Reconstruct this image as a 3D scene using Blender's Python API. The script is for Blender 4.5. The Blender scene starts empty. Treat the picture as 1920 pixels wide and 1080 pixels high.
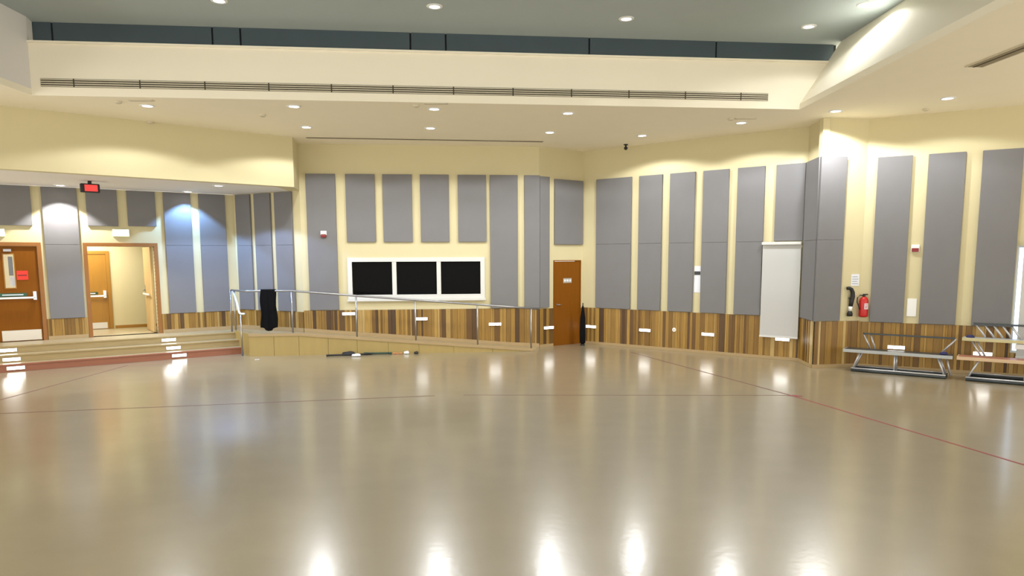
import bpy, bmesh, math, random
from mathutils import Vector, Matrix
random.seed(7)
sc = bpy.context.scene
C = sc.collection
PI = math.pi

# ------------------------------------------------------------------ camera
cam = bpy.data.cameras.new('camera')
cam.sensor_width = 36.0
cam.lens = 25.03
cam.shift_y = 0.0510
cam.clip_end = 200
camo = bpy.data.objects.new('camera', cam); C.objects.link(camo)
camo.matrix_world = Matrix.Translation((0, 0, 2.2)) @ Matrix.Rotation(math.radians(90 - 6.67), 4, 'X') @ Matrix.Rotation(math.radians(-0.231), 4, 'Z')
sc.camera = camo

# ------------------------------------------------------------------ world, exposure
world = bpy.data.worlds.new('world'); sc.world = world
world.use_nodes = True
bg = world.node_tree.nodes['Background']
bg.inputs[0].default_value = (1.0, 0.96, 0.88, 1)
bg.inputs[1].default_value = 2.0
sc.view_settings.view_transform = 'Standard'
sc.view_settings.look = 'None'
sc.view_settings.gamma = 1.0
sc.view_settings.use_curve_mapping = False
sc.view_settings.exposure = 0.47
SPOT = 100.0      # watts of a hall downlight

# ------------------------------------------------------------------ plan (metres)
ZC = 4.796        # hall ceiling
ZS = 3.737        # soffit of the entrance recess
ZU = 6.0          # upper ceiling of the coffer
PLAT = 0.45       # entrance platform
C0 = Vector((-4.90, 16.75)); C1 = Vector((0.66, 17.30)); C2 = Vector((1.787, 18.117))
R1 = Vector((6.03, 14.79)); NO = Vector((5.93, 13.90)); S0 = Vector((6.86, 14.03))
SD = Vector((0.8636, -0.5041)); S1 = S0 + SD * 6.0
M1 = Vector((-6.818, 17.733)); LD = Vector((0.81283, 0.58250)); L0 = M1 - LD * 7.0
BQ = Vector((-4.75, 15.85)); BD = Vector((0.7629, 0.6465)); B0 = BQ - BD * 7.6
Q0 = Vector((-5.93, 15.95)); QD = Vector((0.99478, 0.10207)); QN = Vector((0.10207, -0.99478))
JL = Vector((-7.65, 11.75)); JR = Vector((5.15, 13.10))
# frames: x runs along the wall to the viewer's right, y into the wall, z up
FR = {}
def fr(k, o, d):
    d = d.normalized(); FR[k] = (Vector(o), d, math.atan2(d.y, d.x))
fr('F', C0, C1 - C0); fr('G', C1, C2 - C1); fr('R', C2, R1 - C2); fr('A', R1, NO - R1)
fr('P', NO, S0 - NO); fr('S', S0, SD); fr('L', M1, LD); fr('M', M1, C0 - M1)
fr('B', BQ, BD); fr('Q', Q0, QD); fr('J', JL, JR - JL)
def wp(k, u, z, dist=0.0):
    o, d, t = FR[k]
    p = o + d * u + Vector((d.y, -d.x)) * dist
    return (p.x, p.y, z)
def rot(k): return FR[k][2]
def flen(a, b): return (b - a).length

# ------------------------------------------------------------------ materials
MATS = {}
def mat(name, col, rough=0.6, metal=0.0, noise=0.0, nscale=8.0, bump=0.0, bscale=200.0, emit=None, estr=0.0, stretch=None, coat=0.0, spec=0.5, trans=0.0):
    m = bpy.data.materials.new(name); m.use_nodes = True
    nt = m.node_tree; b = nt.nodes['Principled BSDF']
    b.inputs['Base Color'].default_value = (*col, 1)
    b.inputs['Roughness'].default_value = rough
    b.inputs['Metallic'].default_value = metal
    b.inputs['Specular IOR Level'].default_value = spec
    b.inputs['Coat Weight'].default_value = coat
    b.inputs['Coat Roughness'].default_value = 0.12
    b.inputs['Transmission Weight'].default_value = trans
    if emit:
        b.inputs['Emission Color'].default_value = (*emit, 1)
        b.inputs['Emission Strength'].default_value = estr
    tc = None
    if noise or bump:
        tc = nt.nodes.new('ShaderNodeTexCoord'); mp = nt.nodes.new('ShaderNodeMapping')
        nt.links.new(tc.outputs['Object'], mp.inputs[0])
        if stretch: mp.inputs['Scale'].default_value = stretch
    if noise:
        n = nt.nodes.new('ShaderNodeTexNoise'); n.inputs['Scale'].default_value = nscale; n.inputs['Detail'].default_value = 5
        nt.links.new(mp.outputs[0], n.inputs[0])
        mx = nt.nodes.new('ShaderNodeMix'); mx.data_type = 'RGBA'
        mx.inputs[6].default_value = (*[c * (1 - noise) for c in col], 1)
        mx.inputs[7].default_value = (*[min(1, c * (1 + noise)) for c in col], 1)
        nt.links.new(n.outputs[0], mx.inputs[0]); nt.links.new(mx.outputs[2], b.inputs['Base Color'])
    if bump:
        n2 = nt.nodes.new('ShaderNodeTexNoise'); n2.inputs['Scale'].default_value = bscale
        nt.links.new(mp.outputs[0], n2.inputs[0])
        bp = nt.nodes.new('ShaderNodeBump'); bp.inputs['Strength'].default_value = bump; bp.inputs['Distance'].default_value = 0.004
        nt.links.new(n2.outputs[0], bp.inputs['Height']); nt.links.new(bp.outputs[0], b.inputs['Normal'])
    MATS[name] = m
    return m
mat('cream', (0.62, 0.55, 0.33), 0.75, noise=0.03, nscale=1.5)
mat('ceiling', (0.93, 0.86, 0.69), 0.85, noise=0.02, nscale=2)
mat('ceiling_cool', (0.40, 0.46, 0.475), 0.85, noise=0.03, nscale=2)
mat('soffit', (0.78, 0.75, 0.72), 0.85, noise=0.02, nscale=2)
mat('dark_panel', (0.055, 0.080, 0.095), 0.7, noise=0.12, nscale=3)
mat('black_gap', (0.01, 0.012, 0.015), 0.8)
mat('fabric', (0.196, 0.192, 0.194), 0.95, noise=0.05, nscale=3, bump=0.35, bscale=350, spec=0.15)
mat('door_wood', (0.205, 0.068, 0.003), 0.5, spec=0.15, noise=0.14, nscale=5, stretch=(9, 9, 0.6))
mat('frame_wood', (0.28, 0.11, 0.02), 0.45, noise=0.14, nscale=5, stretch=(8, 8, 0.7))
mat('inner_wood', (0.33, 0.155, 0.012), 0.45, noise=0.12, nscale=5, stretch=(9, 9, 0.6))
mat('leaf_wood', (0.52, 0.36, 0.16), 0.5, noise=0.1, nscale=5, stretch=(9, 9, 0.6))
mat('ramp_wood', (0.385, 0.28, 0.095), 0.42, noise=0.10, nscale=3, stretch=(2.5, 2.5, 0.5))
mat('step_wood', (0.37, 0.275, 0.125), 0.40, noise=0.22, nscale=3, stretch=(0.7, 6, 14))
mat('deck_wood', (0.39, 0.315, 0.18), 0.35, noise=0.10, nscale=4, stretch=(0.8, 6, 6))
mat('red_riser', (0.31, 0.115, 0.062), 0.45, noise=0.10, nscale=3, stretch=(0.8, 6, 6))
mat('trim_wood', (0.40, 0.285, 0.14), 0.45, noise=0.10, nscale=4, stretch=(1, 6, 6))
mat('steel', (0.36, 0.36, 0.37), 0.34, metal=0.9)
mat('white_steel', (0.78, 0.80, 0.80), 0.35)
mat('kick', (0.62, 0.58, 0.50), 0.38, metal=0.6)
mat('white', (0.85, 0.85, 0.83), 0.5)
mat('blind', (0.52, 0.52, 0.50), 0.8, noise=0.015, nscale=2)
mat('frame_white', (0.66, 0.66, 0.63), 0.45)
mat('glass_dark', (0.003, 0.003, 0.003), 0.15, spec=0.04)
mat('black', (0.012, 0.012, 0.013), 0.6)
mat('black_cloth', (0.006, 0.006, 0.007), 0.95, spec=0.1)
mat('red', (0.52, 0.012, 0.010), 0.35)
mat('dark_red', (0.22, 0.01, 0.012), 0.4)
mat('red_sign', (0.80, 0.035, 0.02), 0.5)
mat('red_lit', (0.6, 0.02, 0.02), 0.4, emit=(1.0, 0.06, 0.05), estr=0.55)
mat('exit_lit', (0.8, 0.9, 0.7), 0.4, emit=(0.94, 1.0, 0.62), estr=3.0)
mat('exit_case', (0.75, 0.8, 0.6), 0.5)
mat('green_bar', (0.02, 0.10, 0.06), 0.5)
mat('lens', (1, 1, 1), 0.4, emit=(1.0, 0.98, 0.94), estr=9.0)
mat('lens_up', (1, 1, 1), 0.4, emit=(0.75, 0.86, 1.0), estr=2.2)
mat('step_lens', (1, 1, 1), 0.4, emit=(1.0, 0.98, 0.93), estr=8.0)
mat('tape', (0.30, 0.045, 0.06), 0.5, noise=0.3, nscale=5)
mat('tape_faint', (0.17, 0.075, 0.065), 0.5, noise=0.3, nscale=5)
mat('paper', (0.78, 0.80, 0.86), 0.7)
mat('paper_print', (0.35, 0.38, 0.45), 0.7)
mat('plate_dark', (0.03, 0.035, 0.04), 0.5)
mat('grille_slat', (0.62, 0.56, 0.42), 0.7)
mat('grille_dark', (0.06, 0.05, 0.03), 0.8)
mat('slot', (0.30, 0.25, 0.16), 0.8)
mat('bench_grey', (0.42, 0.44, 0.44), 0.4, noise=0.08, nscale=4)
mat('bench_dark', (0.035, 0.045, 0.05), 0.35)
mat('bench_red', (0.36, 0.15, 0.10), 0.45, noise=0.15, nscale=4, stretch=(1, 8, 8))
mat('bench_tan', (0.62, 0.45, 0.28), 0.45, noise=0.1, nscale=4, stretch=(1, 8, 8))
mat('bench_yellow', (0.55, 0.50, 0.27), 0.45, noise=0.1, nscale=4, stretch=(1, 8, 8))
mat('navy', (0.02, 0.02, 0.10), 0.7)
mat('grey_tube', (0.55, 0.55, 0.57), 0.35, metal=0.5)
mat('green_pole', (0.03, 0.07, 0.05), 0.5)
mat('orange_pole', (0.55, 0.25, 0.10), 0.5)
mat('daylight', (0.8, 0.9, 1), 0.4, emit=(0.62, 0.76, 1.0), estr=1.6)
mat('glass', (1, 1, 1), 0.05, trans=1.0)

# planks: browns that differ from plank to plank, with vertical grain
def plank_mat(name, cols):
    m = bpy.data.materials.new(name); m.use_nodes = True
    nt = m.node_tree; b = nt.nodes['Principled BSDF']; b.inputs['Roughness'].default_value = 0.45
    oi = nt.nodes.new('ShaderNodeObjectInfo'); cr = nt.nodes.new('ShaderNodeValToRGB')
    cr.color_ramp.interpolation = 'LINEAR'
    e = cr.color_ramp.elements
    e[0].position = 0; e[0].color = (*cols[0], 1); e[1].position = 1; e[1].color = (*cols[-1], 1)
    for i, c in enumerate(cols[1:-1]):
        k = e.new((i + 1) / (len(cols) - 1)); k.color = (*c, 1)
    nt.links.new(oi.outputs['Random'], cr.inputs[0])
    tc = nt.nodes.new('ShaderNodeTexCoord'); mp = nt.nodes.new('ShaderNodeMapping'); mp.inputs['Scale'].default_value = (60, 60, 3)
    geo = nt.nodes.new('ShaderNodeNewGeometry')
    n = nt.nodes.new('ShaderNodeTexNoise'); n.inputs['Scale'].default_value = 1.0; n.inputs['Detail'].default_value = 4
    nt.links.new(geo.outputs['Position'], mp.inputs[0]); nt.links.new(mp.outputs[0], n.inputs[0])
    mr = nt.nodes.new('ShaderNodeMapRange'); mr.inputs[3].default_value = 0.66; mr.inputs[4].default_value = 1.42
    nt.links.new(n.outputs[0], mr.inputs[0])
    mx = nt.nodes.new('ShaderNodeVectorMath'); mx.operation = 'SCALE'
    nt.links.new(cr.outputs[0], mx.inputs[0]); nt.links.new(mr.outputs[0], mx.inputs['Scale'])
    nt.links.new(mx.outputs[0], b.inputs['Base Color'])
    MATS[name] = m
plank_mat('plank', [(0.055, 0.024, 0.005), (0.13, 0.062, 0.010), (0.24, 0.125, 0.018), (0.34, 0.195, 0.035), (0.17, 0.085, 0.012), (0.40, 0.24, 0.055), (0.27, 0.145, 0.022), (0.50, 0.35, 0.13)])

# floor: varnished maple boards
def floor_mat():
    m = bpy.data.materials.new('floor_boards'); m.use_nodes = True
    nt = m.node_tree; b = nt.nodes['Principled BSDF']
    tc = nt.nodes.new('ShaderNodeTexCoord'); mp = nt.nodes.new('ShaderNodeMapping')
    mp.inputs['Scale'].default_value = (0.8, 1.0, 1)
    nt.links.new(tc.outputs['Object'], mp.inputs[0])
    n = nt.nodes.new('ShaderNodeTexNoise'); n.inputs['Scale'].default_value = 2.2; n.inputs['Detail'].default_value = 6
    nt.links.new(mp.outputs[0], n.inputs[0])
    cr = nt.nodes.new('ShaderNodeValToRGB')
    cr.color_ramp.elements[0].position = 0.3; cr.color_ramp.elements[0].color = (0.285, 0.235, 0.146, 1)
    cr.color_ramp.elements[1].position = 0.7; cr.color_ramp.elements[1].color = (0.315, 0.26, 0.165, 1)
    nt.links.new(n.outputs[0], cr.inputs[0]); nt.links.new(cr.outputs[0], b.inputs['Base Color'])
    b.inputs['Roughness'].default_value = 0.30
    b.inputs['Specular IOR Level'].default_value = 0.5
    b.inputs['Coat Weight'].default_value = 0.6; b.inputs['Coat Roughness'].default_value = 0.17
    n3 = nt.nodes.new('ShaderNodeTexNoise'); n3.inputs['Scale'].default_value = 3.0
    mp3 = nt.nodes.new('ShaderNodeMapping'); mp3.inputs['Scale'].default_value = (5, 5, 1)
    nt.links.new(tc.outputs['Object'], mp3.inputs[0]); nt.links.new(mp3.outputs[0], n3.inputs[0])
    bp = nt.nodes.new('ShaderNodeBump'); bp.inputs['Strength'].default_value = 0.06; bp.inputs['Distance'].default_value = 0.01
    nt.links.new(n3.outputs[0], bp.inputs['Height']); nt.links.new(bp.outputs[0], b.inputs['Normal']); nt.links.new(bp.outputs[0], b.inputs['Coat Normal'])
    MATS['floor'] = m
floor_mat()

# ------------------------------------------------------------------ mesh helpers
def box(bm, x0, x1, y0, y1, z0, z1):
    v = [bm.verts.new(p) for p in ((x0,y0,z0),(x1,y0,z0),(x1,y1,z0),(x0,y1,z0),(x0,y0,z1),(x1,y0,z1),(x1,y1,z1),(x0,y1,z1))]
    for f in ((0,3,2,1),(4,5,6,7),(0,1,5,4),(1,2,6,5),(2,3,7,6),(3,0,4,7)):
        bm.faces.new([v[i] for i in f])
    return v
def prism(bm, pts, z0, z1):
    """pts: plan polygon (ccw or cw); z1 may be a list of heights."""
    n = len(pts)
    zt = z1 if isinstance(z1, (list, tuple)) else [z1] * n
    a = [bm.verts.new((p[0], p[1], z0)) for p in pts]
    b = [bm.verts.new((p[0], p[1], zt[i])) for i, p in enumerate(pts)]
    bm.faces.new(a[::-1]); bm.faces.new(b)
    for i in range(n):
        j = (i + 1) % n
        bm.faces.new((a[i], a[j], b[j], b[i]))
def lathe(bm, prof, seg=20, axis='z', cap=True, c=(0, 0, 0)):
    rings = []
    for r, h in prof:
        ring = []
        for i in range(seg):
            a = 2 * PI * i / seg
            x, y = r * math.cos(a), r * math.sin(a)
            p = (x, y, h) if axis == 'z' else ((x, h, y) if axis == 'y' else (h, x, y))
            ring.append(bm.verts.new((p[0] + c[0], p[1] + c[1], p[2] + c[2])))
        rings.append(ring)
    for a, b in zip(rings[:-1], rings[1:]):
        for i in range(seg):
            j = (i + 1) % seg
            bm.faces.new((a[i], a[j], b[j], b[i]))
    if cap:
        bm.faces.new(rings[0][::-1]); bm.faces.new(rings[-1])
def tube(bm, pts, r, seg=10):
    pts = [Vector(p) for p in pts]
    rings = []
    for i, p in enumerate(pts):
        if i == 0: t = pts[1] - p
        elif i == len(pts) - 1: t = p - pts[-2]
        else: t = (pts[i + 1] - p).normalized() + (p - pts[i - 1]).normalized()
        t.normalize()
        up = Vector((0, 0, 1)) if abs(t.z) < 0.9 else Vector((1, 0, 0))
        a = t.cross(up).normalized(); b = t.cross(a).normalized()
        rr = r[i] if isinstance(r, (list, tuple)) else r
        rings.append([bm.verts.new(p + (a * math.cos(2 * PI * k / seg) + b * math.sin(2 * PI * k / seg)) * rr) for k in range(seg)])
    for a, b in zip(rings[:-1], rings[1:]):
        for i in range(seg):
            j = (i + 1) % seg
            bm.faces.new((a[i], a[j], b[j], b[i]))
    bm.faces.new(rings[0][::-1]); bm.faces.new(rings[-1])
def done(bm, name, bevel=0.0, smooth=False):
    bmesh.ops.recalc_face_normals(bm, faces=bm.faces)
    if bevel:
        bmesh.ops.bevel(bm, geom=list(bm.edges), offset=bevel, segments=2, affect='EDGES', profile=0.6)
    me = bpy.data.meshes.new(name); bm.to_mesh(me); bm.free()
    if smooth:
        for p in me.polygons: p.use_smooth = True
    return me
def link(name, me, m, parent=None, loc=(0, 0, 0), rz=0.0):
    o = bpy.data.objects.new(name, me); C.objects.link(o)
    if me is not None and m and not me.materials: me.materials.append(MATS[m])
    o.location = loc; o.rotation_euler = (0, 0, rz)
    if parent: o.parent = parent
    return o
def part(name, m, parent, build, bevel=0.0, smooth=False, loc=(0, 0, 0), rz=0.0):
    bm = bmesh.new(); build(bm)
    return link(name, done(bm, name, bevel, smooth), m, parent, loc, rz)
def bpart(name, m, parent, x0, x1, y0, y1, z0, z1, bevel=0.0):
    return part(name, m, parent, lambda b: box(b, x0, x1, y0, y1, z0, z1), bevel)
def tag(o, label, cat, group=None):
    o['label'] = label; o['category'] = cat
    if group: o['group'] = group
    return o
def struct(o, label=None):
    o['kind'] = 'structure'
    if label: o['label'] = label
    return o
def empty(name, loc, rz=0.0):
    o = bpy.data.objects.new(name, None); C.objects.link(o)
    o.location = loc; o.rotation_euler = (0, 0, rz); o.empty_display_size = 0.1
    return o
def thing(name, label, cat, loc, rz=0.0, group=None):
    return tag(empty(name, loc, rz), label, cat, group)

def wall_mesh(name, u0, u1, z0, z1, holes=(), thick=0.2, mat_='cream', k='F', parent=None):
    us = sorted({u0, u1, *[h[0] for h in holes], *[h[1] for h in holes]})
    zs = sorted({z0, z1, *[h[2] for h in holes], *[h[3] for h in holes]})
    def solid(i, j):
        if i < 0 or j < 0 or i >= len(us) - 1 or j >= len(zs) - 1: return False
        uc, zc = (us[i] + us[i + 1]) / 2, (zs[j] + zs[j + 1]) / 2
        return not any(h[0] < uc < h[1] and h[2] < zc < h[3] for h in holes)
    bm = bmesh.new(); cache = {}
    def V(i, j, y):
        key = (i, j, y)
        if key not in cache: cache[key] = bm.verts.new((us[i], y, zs[j]))
        return cache[key]
    for i in range(len(us) - 1):
        for j in range(len(zs) - 1):
            if not solid(i, j): continue
            bm.faces.new((V(i,j,0), V(i+1,j,0), V(i+1,j+1,0), V(i,j+1,0)))
            bm.faces.new((V(i,j,thick), V(i,j+1,thick), V(i+1,j+1,thick), V(i+1,j,thick)))
            if not solid(i-1, j): bm.faces.new((V(i,j,0), V(i,j+1,0), V(i,j+1,thick), V(i,j,thick)))
            if not solid(i+1, j): bm.faces.new((V(i+1,j,0), V(i+1,j,thick), V(i+1,j+1,thick), V(i+1,j+1,0)))
            if not solid(i, j-1): bm.faces.new((V(i,j,0), V(i,j,thick), V(i+1,j,thick), V(i+1,j,0)))
            if not solid(i, j+1): bm.faces.new((V(i,j+1,0), V(i+1,j+1,0), V(i+1,j+1,thick), V(i,j+1,thick)))
    if parent is None:
        return link(name, done(bm, name), mat_, None, wp(k, 0, 0), rot(k))
    return link(name, done(bm, name), mat_, parent)

# ------------------------------------------------------------------ the shell
bm = bmesh.new()
prism(bm, [(-13, -3), (13, -3), (13, 21), (-13, 21)], -0.1, 0)
struct(link('floor', done(bm, 'floor'), 'floor'), 'varnished pale wooden hall floor')

LF, LG, LR, LA, LP = flen(C0, C1), flen(C1, C2), flen(C2, R1), flen(R1, NO), flen(NO, S0)
LM = flen(M1, C0)
WIN = (1.09, 4.22, 1.27, 2.15)
wF = struct(wall_mesh('wall_back', 0, LF, 0, ZC, [WIN], k='F'))
wG = struct(wall_mesh('wall_door_side', 0, LG, 0, ZC, [(0.47, 1.31, 0, 2.09)], k='G'))
wR = struct(wall_mesh('wall_right', 0, LR, 0, ZC, k='R'))
wA = struct(wall_mesh('wall_pilaster_left', 0, LA, 0, ZC, k='A', thick=0.12))
wP = struct(wall_mesh('wall_pilaster_front', 0, LP, 0, ZC, k='P', thick=0.12))
WIN2 = (2.49, 3.85, 0.45, 2.36)
wS = struct(wall_mesh('wall_far_right', 0, 6.0, 0, ZC, [WIN2], k='S'))
D1 = (-5.03, -4.10, PLAT, 2.47); D2 = (-3.17, -1.83, PLAT, 2.47)
wL = struct(wall_mesh('wall_left', -7.0, 0, 0, ZS, [D1, D2], k='L'))
wM = struct(wall_mesh('wall_recess_side', 0, LM, 0, ZS + 0.02, k='M'))
# bulkhead above the recess
bm = bmesh.new()
BN = Vector((-BD.y, BD.x))
bk = [B0, BQ, C0, C0 + Vector((-0.25, 0.0)), BQ + BN * 0.2 - BD * 0.3, B0 + BN * 0.2]
prism(bm, [(p.x, p.y) for p in bk], ZS, ZC)
struct(link('wall_bulkhead', done(bm, 'wall_bulkhead'), 'cream'), 'cream bulkhead above the entrance recess')
bm = bmesh.new()
q = [B0 + BN * 0.01, BQ + BN * 0.01, C0, M1, L0]
prism(bm, [(p.x, p.y) for p in q], ZS + 0.002, ZS + 0.1)
struct(link('ceiling_recess', done(bm, 'ceiling_recess'), 'soffit'))
# hall ceiling round the coffer
cl = empty('ceiling', (0, 0, 0)); struct(cl, 'plastered hall ceiling with a raised coffer')
def cpoly(name, pts, z0, z1, m):
    return part(name, m, cl, lambda b: prism(b, pts, z0, z1))
cpoly('ceiling_slab', [(-13, -3), (-7.2, -3), JL, (-13, 11.75)], ZC, ZC + 0.1, 'ceiling')
cpoly('ceiling_slab', [(-13, 11.75), JL, JR, (13, 13.1), (13, 21), (-13, 21)], ZC, ZC + 0.1, 'ceiling')
cpoly('ceiling_slab', [(5.2, -3), (13, -3), (13, 13.1), JR], ZC, ZC + 0.1, 'ceiling')
LJ = flen(JL, JR)
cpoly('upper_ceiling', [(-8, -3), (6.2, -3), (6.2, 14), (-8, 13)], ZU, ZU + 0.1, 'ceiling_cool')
oJ = link('coffer_face', None, None)
bpy.data.objects.remove(oJ)
def jpart(name, m, u0, u1, y0, y1, z0, z1):
    return part(name, m, cl, lambda b: box(b, u0, u1, y0, y1, z0, z1), loc=wp('J', 0, 0), rz=rot('J'))
jpart('coffer_face', 'ceiling', -0.05, LJ + 0.75, 0, 0.12, ZC + 0.1, 5.62)
jpart('coffer_ledge', 'ceiling', -0.05, LJ + 0.75, -0.03, 0.12, 5.60, 5.635)
jpart('coffer_backing', 'black_gap', -1.0, LJ + 0.8, 0.30, 0.34, 5.55, ZU)
cuts = [-0.9, 0.25, 2.75, 3.2, 6.0, 6.6, 9.1, 11.4, LJ + 0.75]
for a, b_ in zip(cuts[:-1], cuts[1:]):
    jpart('coffer_panel', 'dark_panel', a + 0.015, b_ - 0.015, 0.26, 0.30, 5.60, ZU - 0.002)
part('coffer_return', 'soffit', cl, lambda b: prism(b, [(-7.32, -3), (-7.2, -3), (JL.x, JL.y), (JL.x - 0.12, JL.y + 0.4), (JL.x - 0.2, JL.y + 0.4)], ZC + 0.1, ZU))
def slanted(b):
    v = [b.verts.new(p) for p in ((5.2, -3, ZC + 0.1), (JR.x, JR.y, ZC + 0.1), (5.9, 13.25, ZU), (5.95, -3, ZU),
                                  (5.3, -3, ZC + 0.1), (JR.x + 0.1, JR.y, ZC + 0.1), (6.0, 13.25, ZU), (6.05, -3, ZU))]
    for f in ((0,1,2,3), (7,6,5,4), (0,4,5,1), (1,5,6,2), (2,6,7,3), (3,7,4,0)): b.faces.new([v[i] for i in f])
part('coffer_return', 'ceiling', cl, slanted)

# ------------------------------------------------------------------ wainscot of upright planks, baseboards
unit = None
def plank_mesh():
    global unit
    if unit is None:
        b = bmesh.new(); box(b, 0, 1, -1, 0, 0, 1); unit = done(b, 'plank')
        unit.materials.append(MATS['plank'])
    return unit
def ramp_z(u_front): # height of the ramp deck along its front line
    if u_front < 1.1: return PLAT
    return max(0.0, PLAT * (1 - (u_front - 1.1) / (6.5 - 1.1)))
def wainscot(wall, u0, u1, zb, zt, wmin=0.035, wmax=0.085):
    back = bpart('wainscot', 'black_gap', wall, u0, u1, -0.012, -0.001, (zb if not callable(zb) else 0.02), zt)
    u = u0
    while u < u1 - 0.005:
        w = random.uniform(wmin, wmax) if random.random() < 0.75 else random.uniform(0.085, 0.14)
        w = min(w, u1 - u)
        if u1 - u - w < 0.03: w = u1 - u
        b0 = zb(u + w / 2) if callable(zb) else zb
        o = link('plank', plank_mesh(), None, back)
        o.location = (u + 0.002, -0.012, b0)
        o.scale = (w - 0.004, random.uniform(0.014, 0.024), zt - b0)
        u += w
    return back
WT = 0.92
oF, dF, _ = FR['F']
def f_base(u):
    p = oF + dF * u
    return ramp_z((p - Q0).dot(QD)) + 0.10
wainscot(wF, 0.0, LF, f_base, 0.965)
wainscot(wG, 0.0, 0.44, 0.07, 0.94); wainscot(wG, 1.34, LG, 0.07, 0.91)
wainscot(wR, 0.0, LR, 0.07, WT)
wainscot(wA, 0.0, LA, 0.07, WT); wainscot(wP, 0.0, LP, 0.07, WT)
wainscot(wS, 0.0, 2.49, 0.07, 0.905); wainscot(wS, 2.49, 3.85, 0.07, 0.44); wainscot(wS, 3.85, 6.0, 0.07, 0.905)
wainscot(wL, -4.02, -3.25, 0.53, 0.90); wainscot(wL, -1.75, 0.0, 0.53, 0.90); wainscot(wL, -7.0, -5.11, 0.53, 0.90)
wainscot(wM, 0.0, LM, 0.55, 0.93)
def baseb(name, k, u0, u1, z0, z1, d=0.035):
    o = part(name, 'trim_wood', None, lambda b: box(b, u0, u1, -d, -0.001, z0, z1), 0.004, loc=wp(k, 0, 0), rz=rot(k))
    return struct(o)
baseb('baseboard_right', 'R', 0.0, LR, 0, 0.07)
baseb('baseboard_pilaster_left', 'A', 0, LA, 0, 0.07); baseb('baseboard_pilaster_front', 'P', -0.02, LP, 0, 0.07)
baseb('baseboard_far_right', 'S', 0, 6.0, 0, 0.07)
baseb('baseboard_door_side', 'G', 0.0, 0.43, 0, 0.07); baseb('baseboard_door_corner', 'G', 1.35, LG, 0, 0.07)
baseb('baseboard_left', 'L', -4.01, -3.26, PLAT, 0.53); baseb('baseboard_left', 'L', -1.74, 0, PLAT, 0.53)
baseb('baseboard_recess_side', 'M', 0, LM, PLAT, 0.55)
# sloping base trim along the ramp
def slope_trim(b):
    n = 8; d = 0.04
    for i in range(n):
        a0, a1 = LF * i / n, LF * (i + 1) / n
        z = [f_base(a0), f_base(a1)]
        v = [b.verts.new(p) for p in ((a0,-d,z[0]-0.1),(a1,-d,z[1]-0.1),(a1,-0.001,z[1]-0.1),(a0,-0.001,z[0]-0.1),(a0,-d,z[0]),(a1,-d,z[1]),(a1,-0.001,z[1]),(a0,-0.001,z[0]))]
        for f in ((0,3,2,1),(4,5,6,7),(0,1,5,4),(1,2,6,5),(2,3,7,6),(3,0,4,7)): b.faces.new([v[k] for k in f])
struct(part('baseboard_ramp', 'trim_wood', None, slope_trim, loc=wp('F', 0, 0), rz=rot('F')))

# ------------------------------------------------------------------ entrance platform, steps, ramp
st = thing('entrance_platform', 'raised wooden entrance platform with three long steps below the doors', 'steps', wp('L', -3, 0), rot('L'))
def inL(p):
    o, d, t = FR['L']; r = Vector((p[0], p[1])) - o
    return (r.dot(d) + 3, -r.dot(Vector((d.y, -d.x))))
QC = Q0 + QD * 1.1
pl = [(-4.0, -0.845), (2.68, -0.845), inL(Q0), inL(QC), inL(C0), inL(M1), (-4.0, 0)]
part('platform', 'deck_wood', st, lambda b: prism(b, pl, 0, PLAT))
XR = -0.32 + 3
def tread(y0, y1, z):
    part('tread', 'deck_wood', st, lambda b: box(b, -4.0, XR, y0, y1, 0, z))
tread(-1.145, -0.846, 0.30); tread(-1.445, -1.146, 0.15)
for y, z, m in ((-0.846, 0.45, 'step_wood'), (-1.146, 0.30, 'step_wood'), (-1.446, 0.15, 'red_riser')):
    bpart('riser', m, st, -4.0, XR - 0.001, y - 0.012, y, z - 0.15 + 0.001, z - 0.026)
    bpart('nosing', 'red_riser' if z < 0.2 else 'step_wood', st, -4.0, XR - 0.001, y - 0.03, y + 0.03, z - 0.026, z + 0.004, 0.006)
q0 = inL(Q0)
bpart('cheek', 'ramp_wood', st, XR - 0.01, XR + 0.012, q0[1], -0.84, 0.0, PLAT + 0.05)
# ramp beside it
QE = Q0 + QD * 6.5
oF, dF, _ = FR['F']
PE = oF + dF * (LF - 0.05)
rp = thing('access_ramp', 'long pale wooden ramp sloping down beneath the dark windows', 'ramp', (QC.x, QC.y, 0), rot('Q'))
def inQ(p):
    r = Vector((p[0], p[1])) - QC
    return (r.dot(QD), -r.dot(QN))
def deck(b):
    a, c, e, f = inQ(QC), inQ(QE), inQ(PE), inQ(C0 + Vector((0.01, -0.04)))
    prism(b, [a, c, (e[0], e[1] - 0.05), f], 0, [PLAT, 0.006, 0.006, PLAT])
part('deck', 'deck_wood', rp, deck)
def front_seg(u0, u1):   # u measured from the left end of the front line
    def f(b):
        x0, x1 = u0 - 1.1, u1 - 1.1
        z0, z1 = ramp_z(u0), ramp_z(u1)
        pts = [(x0 + 0.003, 0.0), (x1 - 0.003, 0.0), (x1 - 0.003, max(z1, 0.012)), (x0 + 0.003, max(z0, 0.012))]
        fr_ = [b.verts.new((x, -0.03, z)) for x, z in pts]; bk_ = [b.verts.new((x, -0.001, z)) for x, z in pts]
        b.faces.new(fr_); b.faces.new(bk_[::-1])
        for i in range(4):
            j = (i + 1) % 4; b.faces.new((fr_[i], bk_[i], bk_[j], fr_[j]))
    return f
us = [0, 0.55, 1.1, 1.75, 2.4, 3.1, 3.8, 4.6, 5.5, 6.4]
for a, b_ in zip(us[:-1], us[1:]):
    part('side_panel', 'ramp_wood', rp, front_seg(a, b_))
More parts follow.
